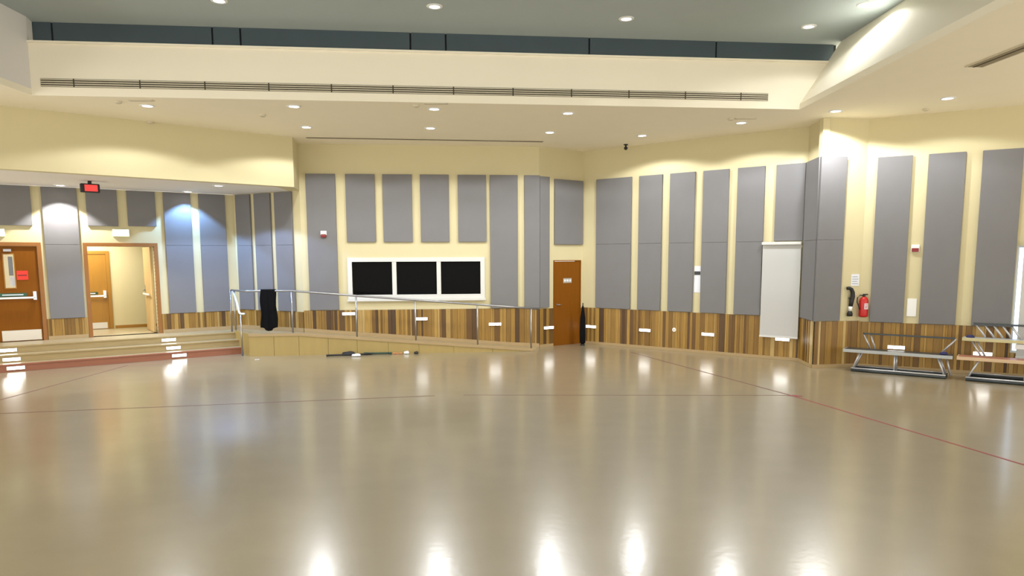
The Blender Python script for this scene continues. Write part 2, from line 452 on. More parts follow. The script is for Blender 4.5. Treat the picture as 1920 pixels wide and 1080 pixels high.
def kerb(b):
    prev = None
    for u in (0, 1.1, 6.45):
        x, z = u - 1.1, ramp_z(u)
        ring = [b.verts.new(p) for p in ((x, -0.045, z - 0.004), (x, -0.045, z + 0.055), (x, 0.05, z + 0.055), (x, 0.05, z - 0.004))]
        if prev:
            for i in range(4):
                j = (i + 1) % 4; b.faces.new((prev[i], ring[i], ring[j], prev[j]))
        else: b.faces.new(ring)
        prev = ring
    b.faces.new(prev[::-1])
part('kerb', 'trim_wood', rp, kerb)

# railing
rl = thing('ramp_railing', 'tubular steel handrail running along the ramp and entrance steps', 'railing', (Q0.x, Q0.y, PLAT), rot('Q'))
def inR(p, z): r = Vector((p[0], p[1])) - Q0; return (r.dot(QD), -r.dot(QN), z - PLAT)
def rail_z(u):
    pts = [(-1, 1.47), (0.96, 1.46), (2.39, 1.335), (3.73, 1.225), (5.16, 1.105), (6.62, 0.985)]
    for (a, za), (b_, zb) in zip(pts[:-1], pts[1:]):
        if u <= b_: return za + (zb - za) * (u - a) / (b_ - a)
    return pts[-1][1]
T = Vector((-6.62, 16.92)); K = Vector((-5.98, 16.03))
top = [inR(T + (T - K).normalized() * 0.12, 1.44), inR(T, 1.44), inR(K, 1.455), (0.0, 0.06, 1.46 - PLAT)]
top += [(u, 0.06, rail_z(u) - PLAT) for u in (0.3, 0.96, 2.39, 3.73, 5.16, 6.62)]
part('top_rail', 'steel', rl, lambda b: tube(b, top, 0.024), smooth=True)
for u in (0.96, 2.39, 3.73, 5.16, 6.42):
    part('post', 'steel', rl, lambda b: tube(b, [(u, 0.06, max(ramp_z(u), 0) - PLAT), (u, 0.06, rail_z(u) - PLAT - 0.01)], 0.019), smooth=True)
    part('post_flange', 'steel', rl, lambda b: lathe(b, [(0.045, 0), (0.045, 0.012)], 14, c=(u, 0.06, max(ramp_z(u), 0) - PLAT)))
for p in (T + Vector((-0.09, 0.06)), T + Vector((0.06, -0.08))):
    part('post', 'steel', rl, lambda b: tube(b, [inR(p, PLAT), inR(p, 1.44)], 0.019), smooth=True)
foot = Vector((-6.12, 16.02))
dn = [inR(T, 1.43), inR(T * 0.45 + foot * 0.55, 1.18), inR(T * 0.18 + foot * 0.82, 0.97), inR(foot, 0.95), inR(foot + Vector((0.1, -0.02)), 0.95)]
part('stair_rail', 'white_steel', rl, lambda b: tube(b, dn, 0.024), smooth=True)
part('post', 'steel', rl, lambda b: tube(b, [inR(foot, 0.0), inR(foot, 0.95)], 0.019), smooth=True)
# black cloth over the rail
def cloth(b):
    nx, nz = 14, 26
    def P(i, j, side):
        s = i / nx; x = 0.285 + 0.32 * s
        t = j / nz
        z = 1.50 - t * (0.86 + 0.05 * math.sin(s * PI) ** 2 + (0.03 if 0.25 < s < 0.7 else 0))
        wob = 0.014 * math.sin(s * 15 + side) * min(1, t * 2) + 0.008 * math.sin(s * 31 + 2 * side)
        y = 0.06 + side * (0.036 + 0.012 * t) + wob
        x += 0.012 * math.sin(t * 9 + side) * (s - 0.5) * 2 + 0.03 * t * (s - 0.3)
        return (x, y, z - PLAT)
    grids = {}
    for side in (-1, 1):
        g = [[b.verts.new(P(i, j, side)) for j in range(nz + 1)] for i in range(nx + 1)]
        grids[side] = g
        for i in range(nx):
            for j in range(nz): b.faces.new((g[i][j], g[i+1][j], g[i+1][j+1], g[i][j+1]))
    for i in range(nx):
        b.faces.new((grids[-1][i][0], grids[1][i][0], grids[1][i+1][0], grids[-1][i+1][0]))
        b.faces.new((grids[-1][i][nz], grids[-1][i+1][nz], grids[1][i+1][nz], grids[1][i][nz]))
    for i in (0, nx):
        for j in range(nz): b.faces.new((grids[-1][i][j], grids[-1][i][j+1], grids[1][i][j+1], grids[1][i][j]))
co = part('hanging_cloth', 'black_cloth', None, cloth, smooth=True, loc=(Q0.x, Q0.y, PLAT), rz=rot('Q'))
tag(co, 'black cloth draped over the steel handrail', 'cloth')

# ------------------------------------------------------------------ acoustic panels
PG = 'grey acoustic wall panels'
def apanel(k, u0, u1, z0, z1, label, seam=2.5, off=0.003):
    w = u1 - u0
    if z0 < 2.0 < z1 and seam:
        t = thing('acoustic_panel', label, 'acoustic panel', wp(k, u0, z0, off), rot(k), PG)
        bpart('lower_section', 'fabric', t, 0, w, -0.05, 0, 0, seam - z0 - 0.0015, 0.008)
        bpart('upper_section', 'fabric', t, 0, w, -0.05, 0, seam - z0 + 0.0015, z1 - z0, 0.008)
        return t
    o = part('acoustic_panel', 'fabric', None, lambda b: box(b, 0, w, -0.05, 0, 0, z1 - z0), 0.008, loc=wp(k, u0, z0, off), rz=rot(k))
    return tag(o, label, 'acoustic panel', PG)
TL = ZS - 0.012
apanel('L', -4.95, -4.14, 2.90, TL, 'square grey wall panel above the closed door at far left')
apanel('L', -3.95, -3.30, 0.905, TL, 'tall grey panel between the closed left door and the open doorway')
apanel('L', -3.13, -2.53, 2.92, TL, 'square grey panel above the open doorway, left of two')
apanel('L', -2.33, -1.75, 2.93, TL, 'square grey panel above the open doorway, right of two')
apanel('L', -1.58, -0.99, 0.905, TL, 'tall grey panel just right of the open doorway, under the bluish spotlight')
apanel('L', -0.81, -0.21, 0.905, TL, 'tall grey panel beside the recess corner, second right of the open doorway')
for (a, b_), n in zip(((0.11, 0.59), (0.73, 1.25), (1.39, 1.93)), ('first and innermost', 'middle', 'outermost')):
    apanel('M', a, b_, 0.94, TL, 'tall narrow grey panel on the recess side wall, %s of three' % n)
FT = 4.125
apanel('F', 0.15, 0.82, 0.975, FT, 'tall grey panel left of the dark windows, with a red alarm on it', seam=None)
for i, (a, b_) in enumerate(((1.05, 1.72), (1.90, 2.58), (2.77, 3.44), (3.65, 4.32))):
    apanel('F', a, b_, 2.56, FT, 'short grey panel above the dark windows, %s of four from left' % ('first', 'second', 'third', 'fourth')[i])
apanel('F', 4.41, 5.07, 0.975, FT, 'tall grey panel immediately right of the dark windows', seam=None)
t = thing('acoustic_panel', 'tall grey panel bent round the wall corner left of the wooden door', 'acoustic panel', wp('F', LF, 0.97, 0.003), rot('F'), PG)
bpart('face', 'fabric', t, 5.23 - LF, 0.012, -0.05, 0, 0, FT - 0.97, 0.006)
dr = rot('G') - rot('F')
part('return_face', 'fabric', t, lambda b: box(b, -0.004, 0.29, -0.05, 0, 0, FT - 0.99), 0.006, rz=dr)
apanel('G', 0.46, 1.36, 2.50, 4.07, 'broad short grey panel above the brown wooden door')
RT = 4.08
names = ('widest tall grey panel, just right of the wooden door and black umbrella', 'second tall grey panel right of the wooden door', 'third tall grey panel right of the wooden door, left of the paper notice', 'fourth tall grey panel right of the wooden door, right of the paper notice', 'tall grey panel at the left edge of the narrow white blind')
for (a, b_), n in zip(((0.42, 1.39), (1.59, 2.19), (2.38, 2.99), (3.18, 3.77), (3.96, 4.545)), names):
    apanel('R', a, b_, 0.93, RT, n)
apanel('R', 4.78, 5.37, 2.51, RT, 'short grey panel above the narrow white blind')
t = thing('acoustic_panel', 'tall grey panel folded round the projecting corner left of the fire extinguisher', 'acoustic panel', wp('P', 0, 0.93, 0.003), rot('P'), PG)
for z0, z1, n in ((0, 2.5 - 0.9315, 'lower_section'), (2.5 - 0.9285, RT - 0.93, 'upper_section')):
    bpart(n, 'fabric', t, -0.03, 0.50, -0.05, 0, z0, z1, 0.006)
    part(n, 'fabric', t, lambda b: box(b, -LA + 0.06, -0.004, -0.05, 0, z0, z1), 0.006, rz=rot('A') - rot('P'))
for (a, b_), n in zip(((0.19, 0.77), (1.03, 1.62), (1.87, 2.47)), ('first tall grey panel right of the fire extinguisher, left of the red call point', 'tall grey panel right of the red call point, between two cream strips', 'rightmost tall grey panel, beside the wide white blind at frame edge')):
    apanel('S', a, b_, 0.91, 4.06, n, seam=None)

# ------------------------------------------------------------------ windows and blinds
w1 = struct(empty('window_1', wp('F', WIN[0], WIN[2]), rot('F')), 'long control-room window of three dark panes in a white frame')
W_, H_ = WIN[1] - WIN[0], WIN[3] - WIN[2]
def frame_rect(b, x0, x1, z0, z1, t, y0, y1):
    box(b, x0, x1, y0, y1, z0, z0 + t); box(b, x0, x1, y0, y1, z1 - t, z1)
    box(b, x0, x0 + t, y0, y1, z0 + t, z1 - t); box(b, x1 - t, x1, y0, y1, z0 + t, z1 - t)
part('window_frame', 'frame_white', w1, lambda b: frame_rect(b, -0.05, W_ + 0.05, -0.05, H_ + 0.05, 0.10, -0.03, 0.10))
for x in (1.035, 2.085):
    bpart('mullion', 'frame_white', w1, x - 0.05, x + 0.05, -0.02, 0.08, 0.05, H_ - 0.05)
for a, b_ in ((0.05, 0.985), (1.085, 2.035), (2.135, W_ - 0.05)):
    bpart('pane', 'glass_dark', w1, a, b_, 0.05, 0.06, 0.05, H_ - 0.05)
bpart('window_sill', 'frame_white', w1, -0.07, W_ + 0.07, -0.07, -0.001, -0.10, -0.052, 0.005)
w2 = struct(empty('window_2', wp('S', WIN2[0], WIN2[2]), rot('S')), 'daylit window behind the wide roller blind')
W2, H2 = WIN2[1] - WIN2[0], WIN2[3] - WIN2[2]
part('window_frame', 'frame_white', w2, lambda b: frame_rect(b, 0, W2, 0, H2, 0.03, 0.02, 0.12))
bpart('pane', 'daylight', w2, 0.03, W2 - 0.03, 0.10, 0.11, 0.03, H2 - 0.03)
def blind(k, u0, u1, z0, z1, label, dist):
    t = thing('roller_blind', label, 'blind', wp(k, u0, z0, dist), rot(k), 'white roller blinds')
    w, h = u1 - u0, z1 - z0
    bpart('cassette', 'frame_white', t, -0.01, w + 0.01, -0.05, 0.03, h - 0.05, h + 0.01, 0.01)
    def fab(b):
        n = 10
        rows = []
        for i in range(n + 1):
            y = 0.004 * math.sin(i * 1.1)
            rows.append([(0, y), (w, y + 0.003)])
        a = [[b.verts.new((x, y - 0.002, (h - 0.05) * i / n)) for x, y in r] for i, r in enumerate(rows)]
        c = [[b.verts.new((x, y + 0.002, (h - 0.05) * i / n)) for x, y in r] for i, r in enumerate(rows)]
        for i in range(n):
            b.faces.new((a[i][0], a[i][1], a[i+1][1], a[i+1][0])); b.faces.new((c[i][0], c[i+1][0], c[i+1][1], c[i][1]))
            b.faces.new((a[i][0], a[i+1][0], c[i+1][0], c[i][0])); b.faces.new((a[i][1], c[i][1], c[i+1][1], a[i+1][1]))
        b.faces.new((a[0][0], c[0][0], c[0][1], a[0][1])); b.faces.new((a[n][0], a[n][1], c[n][1], c[n][0]))
    part('fabric', 'blind', t, fab, smooth=False)
    bpart('bottom_bar', 'frame_white', t, -0.005, w + 0.005, -0.014, 0.014, -0.025, 0.012, 0.005)
blind('R', 4.57, 5.36, 0.50, 2.48, 'narrow white roller blind hanging over the wood wainscot', 0.09)
blind('S', 2.575, 3.95, 0.38, 2.42, 'wide white roller blind at the right edge behind the risers', 0.09)

# ------------------------------------------------------------------ doors
def door_frame(par, x0, x1, z0, z1, t, m, y0=-0.02, y1=0.2):
    bpart('door_frame', m, par, x0 - t, x0, y0, y1, z0, z1 + t, 0.004)
    bpart('door_frame', m, par, x1, x1 + t, y0, y1, z0, z1 + t, 0.004)
    bpart('door_frame', m, par, x0, x1, y0, y1, z1, z1 + t, 0.004)
def panic_bar(par, x0, x1, z):
    p = bpart('panic_bar', 'white_steel', par, x0, x1, -0.09, -0.055, z - 0.02, z + 0.02, 0.006)
    bpart('latch_case', 'white_steel', p, x1 - 0.05, x1 + 0.01, -0.09, 0.0, z - 0.05, z + 0.13, 0.006)
    bpart('latch_case', 'white_steel', p, x0, x0 + 0.05, -0.09, 0.0, z - 0.05, z + 0.05, 0.006)
    s = bpart('push_sign', 'green_bar', par, x0 + 0.09, x1 - 0.16, -0.012, -0.001, z + 0.03, z + 0.10)
    bpart('sign_print', 'paper', s, x0 + 0.14, x1 - 0.22, -0.014, -0.012, z + 0.055, z + 0.075)
# door_1: closed, at the far left
d1 = struct(empty('door_1', wp('L', D1[0], PLAT), rot('L')), 'closed brown door with vision panel and panic bar')
w = D1[1] - D1[0]; h = D1[3] - PLAT
door_frame(d1, 0.0, w, 0, h, 0.08, 'frame_wood')
lf = wall_mesh('door_leaf', 0.005, w - 0.005, 0.008, h - 0.004, [(0.33, 0.51, 1.14, 1.85)], thick=0.045, mat_='door_wood', parent=d1)
lf.location = (0, 0.02, 0)
part('vision_frame', 'inner_wood', lf, lambda b: frame_rect(b, 0.315, 0.525, 1.125, 1.865, 0.02, -0.008, 0.05))
bpart('pane', 'glass', lf, 0.33, 0.51, 0.018, 0.024, 1.14, 1.85)
bpart('notice', 'plate_dark', lf, 0.41, 0.49, 0.026, 0.028, 1.40, 1.80); bpart('notice', 'paper', lf, 0.42, 0.50, 0.026, 0.028, 1.18, 1.38)
rs = bpart('red_sign', 'red_sign', lf, 0.54, 0.74, -0.006, -0.001, 1.31, 1.50)
bpart('sign_print', 'dark_red', rs, 0.56, 0.72, -0.007, -0.006, 1.39, 1.42)
bpart('kick_plate', 'kick', lf, 0.20, w - 0.03, -0.005, -0.001, 0.02, 0.24)
panic_bar(lf, 0.12, w - 0.08, 0.93)
bpart('closer', 'steel', lf, 0.34, 0.48, -0.06, -0.001, 1.90, 1.96, 0.008)
# door_2: doorway with its leaf swung open into the corridor
d2 = struct(empty('door_2', wp('L', D2[0], PLAT), rot('L')), 'open doorway with brown wooden frame')
w = D2[1] - D2[0]
door_frame(d2, 0.0, w, 0, h, 0.08, 'frame_wood')
lf2 = part('door_leaf', 'leaf_wood', d2, lambda b: box(b, 0, 0.045, 0, 1.0, 0.01, h - 0.004), 0.004, loc=(w - 0.065, 0.20, 0))
part('door_handle', 'steel', lf2, lambda b: tube(b, [(0.0, 0.93, 0.98), (-0.05, 0.93, 0.98), (-0.05, 0.83, 0.98)], 0.012), smooth=True)
bpart('door_handle_plate', 'steel', lf2, -0.004, 0.0, 0.89, 0.97, 0.9, 1.1)
bpart('panic_bar', 'white_steel', lf2, -0.075, -0.045, 0.1, 0.85, 0.88, 0.92, 0.005)
# corridor behind the left wall
cor = struct(empty('wall_corridor', wp('L', -3.5, PLAT), rot('L')), 'lit corridor wall seen through the open doorway')
bpart('corridor_wall', 'cream', cor, -3.5, 3.0, 1.97, 2.1, 0, 2.5); bpart('corridor_wall', 'cream', cor, 2.9, 3.0, 0.2, 1.97, 0, 2.5); bpart('corridor_wall', 'cream', cor, -3.5, -3.4, 0.2, 1.97, 0, 2.5)
bpart('corridor_floor', 'deck_wood', cor, -3.5, 3.0, -0.0, 2.1, -0.05, 0.0); bpart('corridor_ceiling', 'soffit', cor, -3.5, 3.0, 0.2, 2.1, 2.5, 2.55)
bpart('corridor_baseboard', 'inner_wood', cor, 1.0, 2.9, 1.955, 1.969, 0.001, 0.075)
d4 = struct(empty('door_4', wp('L', -3.45, PLAT, -1.965), rot('L')), 'second door with panic bar inside the corridor')
door_frame(d4, 0.0, 0.83, 0, 1.86, 0.08, 'inner_wood', -0.03, 0.0)
l4 = bpart('door_leaf', 'inner_wood', d4, 0.002, 0.828, -0.012, -0.001, 0.008, 1.856)
panic_bar(l4, 0.10, 0.78, 0.83)
bpart('kick_plate', 'kick', l4, 0.05, 0.78, -0.016, -0.012, 0.02, 0.17)
lt = bpy.data.lights.new('corridor_lamp', 'AREA'); lt.energy = 62; lt.size = 1.2; lt.color = (1.0, 0.97, 0.86)
lo = bpy.data.objects.new('corridor_lamp', lt); C.objects.link(lo); lo.location = wp('L', -3.2, PLAT + 2.45, -1.1)
# door_3: brown door on the angled wall
d3 = struct(empty('door_3', wp('G', 0.47, 0.0), rot('G')), 'closed plain brown wooden door with small plate')
door_frame(d3, 0.0, 0.84, 0, 2.09, 0.025, 'door_wood')
l3 = bpart('door_leaf', 'door_wood', d3, 0.004, 0.836, -0.005, 0.04, 0.001, 2.086, 0.003)
sg = bpart('door_sign', 'kick', l3, 0.29, 0.56, -0.012, -0.005, 1.55, 1.67, 0.002)
for k in range(3): bpart('sign_print', 'paper', sg, 0.31 + k * 0.085, 0.37 + k * 0.085, -0.0135, -0.012, 1.585, 1.64)
part('door_handle', 'steel', l3, lambda b: tube(b, [(0.10, -0.005, 1.02), (0.10, -0.055, 1.02), (0.20, -0.055, 1.02)], 0.011), smooth=True)
part('lock_rose', 'steel', l3, lambda b: lathe(b, [(0.028, -0.012), (0.028, -0.005)], 16, 'y', c=(0.10, 0, 1.02)))

# ------------------------------------------------------------------ lights
ringm = lensm = None
def downlight(x, y, z, label, power, col=(0.96, 0.98, 1.0), lens='lens', size=150, blend=0.16, r=0.105):
    global ringm, lensm
    t = thing('downlight', label, 'ceiling light', (x, y, z), 0, 'recessed downlights')
    part('trim_ring', 'white', t, lambda b: (lathe(b, [(r * 0.80, -0.001), (r * 0.82, -0.014), (r * 1.15, -0.010), (r * 1.2, -0.001)], 20, cap=False)), smooth=True)
    part('lens', lens, t, lambda b: lathe(b, [(r * 0.8, -0.004), (r * 0.79, -0.006)], 20))
    l = bpy.data.lights.new('lamp', 'SPOT'); l.energy = power; l.color = col; l.spot_size = math.radians(size); l.spot_blend = blend; l.shadow_soft_size = 0.07
    lo = bpy.data.objects.new('lamp', l); C.objects.link(lo); lo.parent = t; lo.location = (0, 0, -0.05)
    return t
DL = [(-6.22, 12.56, 'downlight at far left, below the left end of the long grille'),
      (-3.74, 12.65, 'second downlight from the left in the row below the long grille'),
      (-1.354, 12.92, 'middle downlight of the row below the long grille'),
      (1.035, 13.34, 'fourth downlight from the left in the row below the long grille'),
      (4.51, 14.35, 'downlight below the right end of the long grille'),
      (-4.09, 14.62, 'downlight near the left end of the ceiling slot above the dark windows'),
      (-1.63, 14.79, 'downlight at the middle of the ceiling slot above the dark windows'),
      (0.81, 15.34, 'downlight at the right end of the ceiling slot above the dark windows'),
      (2.83, 15.79, 'downlight near the small black ceiling sensor'),
      (5.862, 13.245, 'downlight just in front of the projecting corner'),
      (7.265, 12.228, 'rightmost downlight, above the fire extinguisher side wall')]
for x, y, lab in DL: downlight(x, y, ZC, lab, SPOT * (2.0 if abs(x - 5.862) < 0.01 else 0.65 if x > 7 else 1.0))
UL = [(-4.33, 11.09, 'faint upper downlight above the left watermark-free part of the dark strip'),
      (-1.16, 11.37, 'upper downlight at top centre above the dark strip'),
      (1.86, 11.97, 'upper downlight right of centre above the dark strip'),
      (4.97, 12.40, 'upper downlight above the right end of the dark strip'),
      (5.40, 11.36, 'upper downlight at the top right edge')]
UL[0] = (-4.33, 11.09, 'leftmost upper downlight at the very top edge')
for x, y, lab in UL: downlight(x, y, ZU, lab, SPOT * (0.5 if x > 5.2 else 0.06), lens='lens_up', size=(150 if x > 5.2 else 80))
RS = [(-9.48, 15.25, 'recess downlight left of the red lit sign', 190, (1, 0.97, 0.95)),
      (-7.495, 16.784, 'bluish recess downlight above the panel right of the open doorway', 170, (0.26, 0.52, 1.0)),
      (-6.24, 15.46, 'recess downlight at the right, near the bulkhead end', 230, (0.38, 0.56, 1.0))]
for x, y, lab, p_, c_ in RS: downlight(x, y, ZS, lab, p_, c_, size=(132 if x > -7 else 104), blend=0.14)

SLM = {}
def steplight(k, u, z, label, group, dist=0.036):
    t = thing('step_light', label, 'wall light', wp(k, u, z - 0.035, dist), rot(k), group)
    if not SLM:
        b = bmesh.new(); frame_rect(b, -0.15, 0.15, 0, 0.07, 0.008, -0.02, 0.0); box(b, -0.142, 0.142, -0.004, 0, 0.008, 0.062); SLM['h'] = done(b, 'housing'); SLM['h'].materials.append(MATS['white'])
        b = bmesh.new(); box(b, -0.14, 0.14, -0.016, -0.005, 0.0085, 0.0615); SLM['l'] = done(b, 'lens'); SLM['l'].materials.append(MATS['step_lens'])
    link('housing', SLM['h'], None, t); link('lens', SLM['l'], None, t)
g = 'low wall lights on the wainscot'
for (u, z), n in zip(((1.04, 0.88), (2.74, 0.74), (4.51, 0.59)), ('highest and leftmost of the three above the ramp', 'middle one of the three above the ramp', 'lowest and rightmost of the three above the ramp')):
    steplight('F', u, z, 'low glowing wall light, ' + n, g)
steplight('G', 0.27, 0.47, 'low glowing wall light touching the left side of the wooden door', g)
for u, n in zip((0.30, 1.81, 3.39, 5.04), ('right beside the black furled umbrella', 'below the second panel right of the door', 'below the fourth panel, left of the narrow blind', 'directly under the narrow white blind')):
    steplight('R', u, 0.445, 'low glowing wall light ' + n, g)
steplight('S', 0.68, 0.435, 'low glowing wall light behind the left riser bench', g)
steplight('S', 2.08, 0.40, 'low glowing wall light behind the right riser benches', g)
g = 'lights in the entrance steps'
for side, us_ in (('left', (-4.754, -4.708, -4.653)), ('right', (-1.781, -1.745, -1.69))):
    for u, z, d, n in zip(us_, (0.37, 0.215, 0.075), (0.845, 1.145, 1.445), ('top', 'middle', 'bottom')):
        steplight('L', u, z, 'glowing step light in the %s step, %s set of three' % (n, side), g, d + 0.014)

# ------------------------------------------------------------------ ceiling fittings
gr = thing('ceiling_grille', 'long linear ceiling grille with dark slots on the coffer face', 'air grille', wp('J', 0.15, 4.93, 0.002), rot('J'))
GL = LJ - 0.75
bpart('backing', 'grille_dark', gr, 0, GL, -0.006, 0, 0, 0.13)
for i in range(4):
    bpart('slat', 'grille_slat', gr, 0, GL, -0.02, -0.006, 0.004 + i * 0.034, 0.004 + i * 0.034 + 0.016)
for i in range(12):
    bpart('joint', 'grille_dark', gr, GL * (i + 0.5) / 12 - 0.01, GL * (i + 0.5) / 12 + 0.01, -0.0215, -0.02, 0, 0.13)
def slot_diff(p, q_, wid, label):
    p, q_ = Vector(p), Vector(q_); d = q_ - p
    t = thing('slot_diffuser', label, 'air diffuser', (p.x, p.y, ZC), math.atan2(d.y, d.x))
    Ld = d.length
    part('frame', 'grille_slat', t, lambda b: (box(b, 0, Ld, -wid/2 - 0.02, -wid/2, -0.012, -0.001), box(b, 0, Ld, wid/2, wid/2 + 0.02, -0.012, -0.001)))
    bpart('slot', 'slot', t, 0, Ld, -wid/2, wid/2, -0.006, -0.001)
    bpart('blade', 'grille_dark', t, 0, Ld, -0.012, 0.012, -0.010, -0.006)
slot_diff((-4.45, 15.85), (0.72, 16.52), 0.16, 'thin dark ceiling slot running above the dark windows')
slot_diff((6.42, 10.25), (6.55, 7.5), 0.22, 'short grey ceiling slot at upper right')
def small_cyl(name, x, y, z, r, hgt, m, label, cat, group=None):
    o = part(name, m, None, lambda b: lathe(b, [(r * 0.6, -hgt), (r, -hgt * 0.7), (r, -0.001)], 18), loc=(x, y, z))
    tag(o, label, cat, group)
g = 'ceiling detectors'
for x, y, n in ((-6.53, 12.22, 'small round ceiling detector near the far left downlight'), (-1.63, 12.60, 'small round ceiling detector left of the middle downlight'), (4.17, 13.91, 'small round ceiling detector left of the downlight at grille right end'), (-6.90, 13.99, 'small round ceiling detector just above the left bulkhead'), (-4.53, 13.37, 'small ceiling detector between the second downlight and the ceiling slot'), (7.39, 13.08, 'small ceiling detector close to the rightmost downlight')):
    small_cyl('smoke_detector', x, y, ZC, 0.055, 0.04, 'grille_slat', n, 'detector', g)
for x, y, n in ((-6.11, 12.15, 'thin flat access hatch edge beside the far left downlight'), (-1.27, 12.48, 'thin flat access hatch edge beside the middle downlight'), (4.45, 13.91, 'thin flat access hatch edge beside the grille right end downlight')):
    o = part('ceiling_hatch', 'grille_slat', None, lambda b: (box(b, -0.2, 0.2, -0.05, 0.05, -0.01, -0.001), box(b, -0.17, 0.17, -0.03, 0.03, -0.014, -0.01)), loc=(x, y, ZC))
    tag(o, n, 'hatch', 'ceiling hatches')
sn = thing('ceiling_sensor', 'small black sensor hanging from the ceiling near the wall corner', 'sensor', (2.67, 17.0, ZC))
part('mount', 'black', sn, lambda b: lathe(b, [(0.05, -0.02), (0.05, -0.001)], 14))
part('dome', 'black', sn, lambda b: lathe(b, [(0.012, -0.13), (0.04, -0.11), (0.045, -0.08), (0.02, -0.05), (0.02, -0.02)], 14), smooth=True)

# ------------------------------------------------------------------ signs and safety kit
def exit_sign(u, z, label):
    t = thing('exit_sign', label, 'exit sign', wp('L', u, z, 0.002), rot('L'), 'lit signs above the doors')
    bpart('case', 'exit_case', t, -0.17, 0.17, -0.05, 0, 0, 0.17, 0.008)
    bpart('lit_face', 'exit_lit', t, -0.155, 0.155, -0.056, -0.05, 0.015, 0.155)
exit_sign(-2.49, 2.69, 'glowing pale sign box above the open doorway')
exit_sign(-4.80, 2.66, 'glowing pale sign box above the closed door, cut by left frame edge')
rsn = thing('red_lit_sign', 'black box sign with red lit face hanging from the recess ceiling', 'sign', (-8.40, 14.45, ZS), rot('B'))
bpart('hanger', 'black', rsn, -0.03, 0.03, -0.03, 0.03, -0.06, -0.001)
bx_ = bpart('case', 'black', rsn, -0.17, 0.17, -0.05, 0.05, -0.23, -0.055, 0.02)
bpart('lit_face', 'red_lit', bx_, -0.10, 0.125, -0.056, -0.05, -0.205, -0.08)
fa = thing('fire_alarm', 'small red fire alarm on the tall panel left of the dark windows', 'alarm', wp('F', 0.525, 2.67, 0.055), rot('F'))
bpart('base', 'white', fa, -0.07, 0.07, -0.03, 0, 0.05, 0.15, 0.012)
bpart('sounder', 'dark_red', fa, -0.06, 0.06, -0.06, 0, 0, 0.075, 0.015)
cp = thing('call_point', 'red and white call point on the cream strip at right', 'alarm', wp('S', 0.90, 2.26, 0.002), rot('S'))
bpart('base', 'white', cp, -0.07, 0.07, -0.03, 0, 0, 0.14, 0.01); bpart('face', 'dark_red', cp, -0.06, 0.06, -0.05, -0.03, 0.005, 0.075, 0.01)
o = bpart('wall_plate', 'white', None, -0.08, 0.08, -0.008, 0, 0, 0.34, 0.004); o.location = wp('S', 0.90, 1.04, 0.002); o.rotation_euler = (0, 0, rot('S'))
tag(o, 'plain white plate low on the cream strip below the red call point', 'wall plate')
nt_ = thing('wall_notice', 'white paper notice with a dark band between two grey panels', 'notice', wp('R', 3.085, 1.38, 0.002), rot('R'))
bpart('sheet', 'paper', nt_, -0.075, 0.075, -0.004, 0, 0, 0.60)
bpart('dark_plate', 'plate_dark', nt_, -0.07, 0.07, -0.012, -0.004, 0.40, 0.48, 0.002)
ol = thing('wall_outlet', 'small white round outlet on the wainscot left of the paper notice', 'outlet', wp('R', 2.56, 0.455, 0.036), rot('R'))
part('plate', 'white', ol, lambda b: lathe(b, [(0.045, -0.008), (0.05, 0)], 18, 'y', c=(0, 0, 0.045)))
part('socket', 'grille_slat', ol, lambda b: lathe(b, [(0.02, -0.011), (0.02, -0.008)], 12, 'y', c=(0, 0, 0.045)))
es = thing('extinguisher_sign', 'small white instruction sign above the fire extinguisher', 'sign', wp('P', 0.815, 1.61, 0.002), rot('P'))
bpart('sheet', 'paper', es, -0.085, 0.085, -0.004, 0, 0, 0.23)
for k in range(4): bpart('print', 'paper_print', es, -0.065, 0.05 if k % 2 else 0.065, -0.005, -0.004, 0.035 + k * 0.045, 0.05 + k * 0.045)
# red extinguisher
fe = thing('fire_extinguisher', 'red fire extinguisher with black hose mounted on the cream wall', 'extinguisher', wp('P', 0.965, 1.0, 0.09), rot('P'))
cyl = part('cylinder', 'red', fe, lambda b: lathe(b, [(0.05, 0), (0.078, 0.012), (0.082, 0.03), (0.082, 0.32), (0.07, 0.365), (0.04, 0.39), (0.028, 0.40)], 24), smooth=True)
bpart('label', 'paper', cyl, -0.035, 0.04, -0.0845, -0.070, 0.16, 0.27)
for k in range(3): bpart('label_print', 'red', cyl, -0.03, 0.035, -0.086, -0.0845, 0.18 + k * 0.03, 0.192 + k * 0.03)
part('valve', 'black', fe, lambda b: lathe(b, [(0.026, 0.40), (0.026, 0.43), (0.018, 0.45)], 14))
bpart('handle', 'black', fe, -0.02, 0.075, -0.012, 0.012, 0.435, 0.455, 0.004)
part('hose', 'black', fe, lambda b: tube(b, [(-0.02, 0, 0.42), (-0.09, -0.01, 0.43), (-0.145, -0.01, 0.38), (-0.15, -0.01, 0.30), (-0.12, -0.02, 0.22), (-0.095, -0.02, 0.15)], 0.011), smooth=True)
bpart('bracket', 'black', fe, -0.05, 0.05, 0.08, 0.088, 0.2, 0.26)
# black discharge horn beside it
hn = thing('discharge_horn', 'black curved extinguisher horn with white band left of the red extinguisher', 'extinguisher', wp('P', 0.70, 1.02, 0.06), rot('P'))
part('horn', 'black', hn, lambda b: tube(b, [(-0.08, 0, 0.545), (-0.04, 0, 0.55), (0.015, 0, 0.52), (0.04, 0, 0.46), (0.045, 0, 0.38), (0.025, 0, 0.28), (0.01, 0, 0.19)], [0.032, 0.034, 0.036, 0.04, 0.042, 0.04, 0.036], 14), smooth=True)
part('band', 'white', hn, lambda b: lathe(b, [(0.035, 0.10), (0.038, 0.19)], 16, c=(0.005, 0, 0)), smooth=True)
part('nozzle', 'black', hn, lambda b: lathe(b, [(0.052, 0.0), (0.054, 0.05), (0.034, 0.10)], 16), smooth=True)
bpart('clip', 'steel', hn, -0.02, 0.06, 0.03, 0.06, 0.33, 0.36)

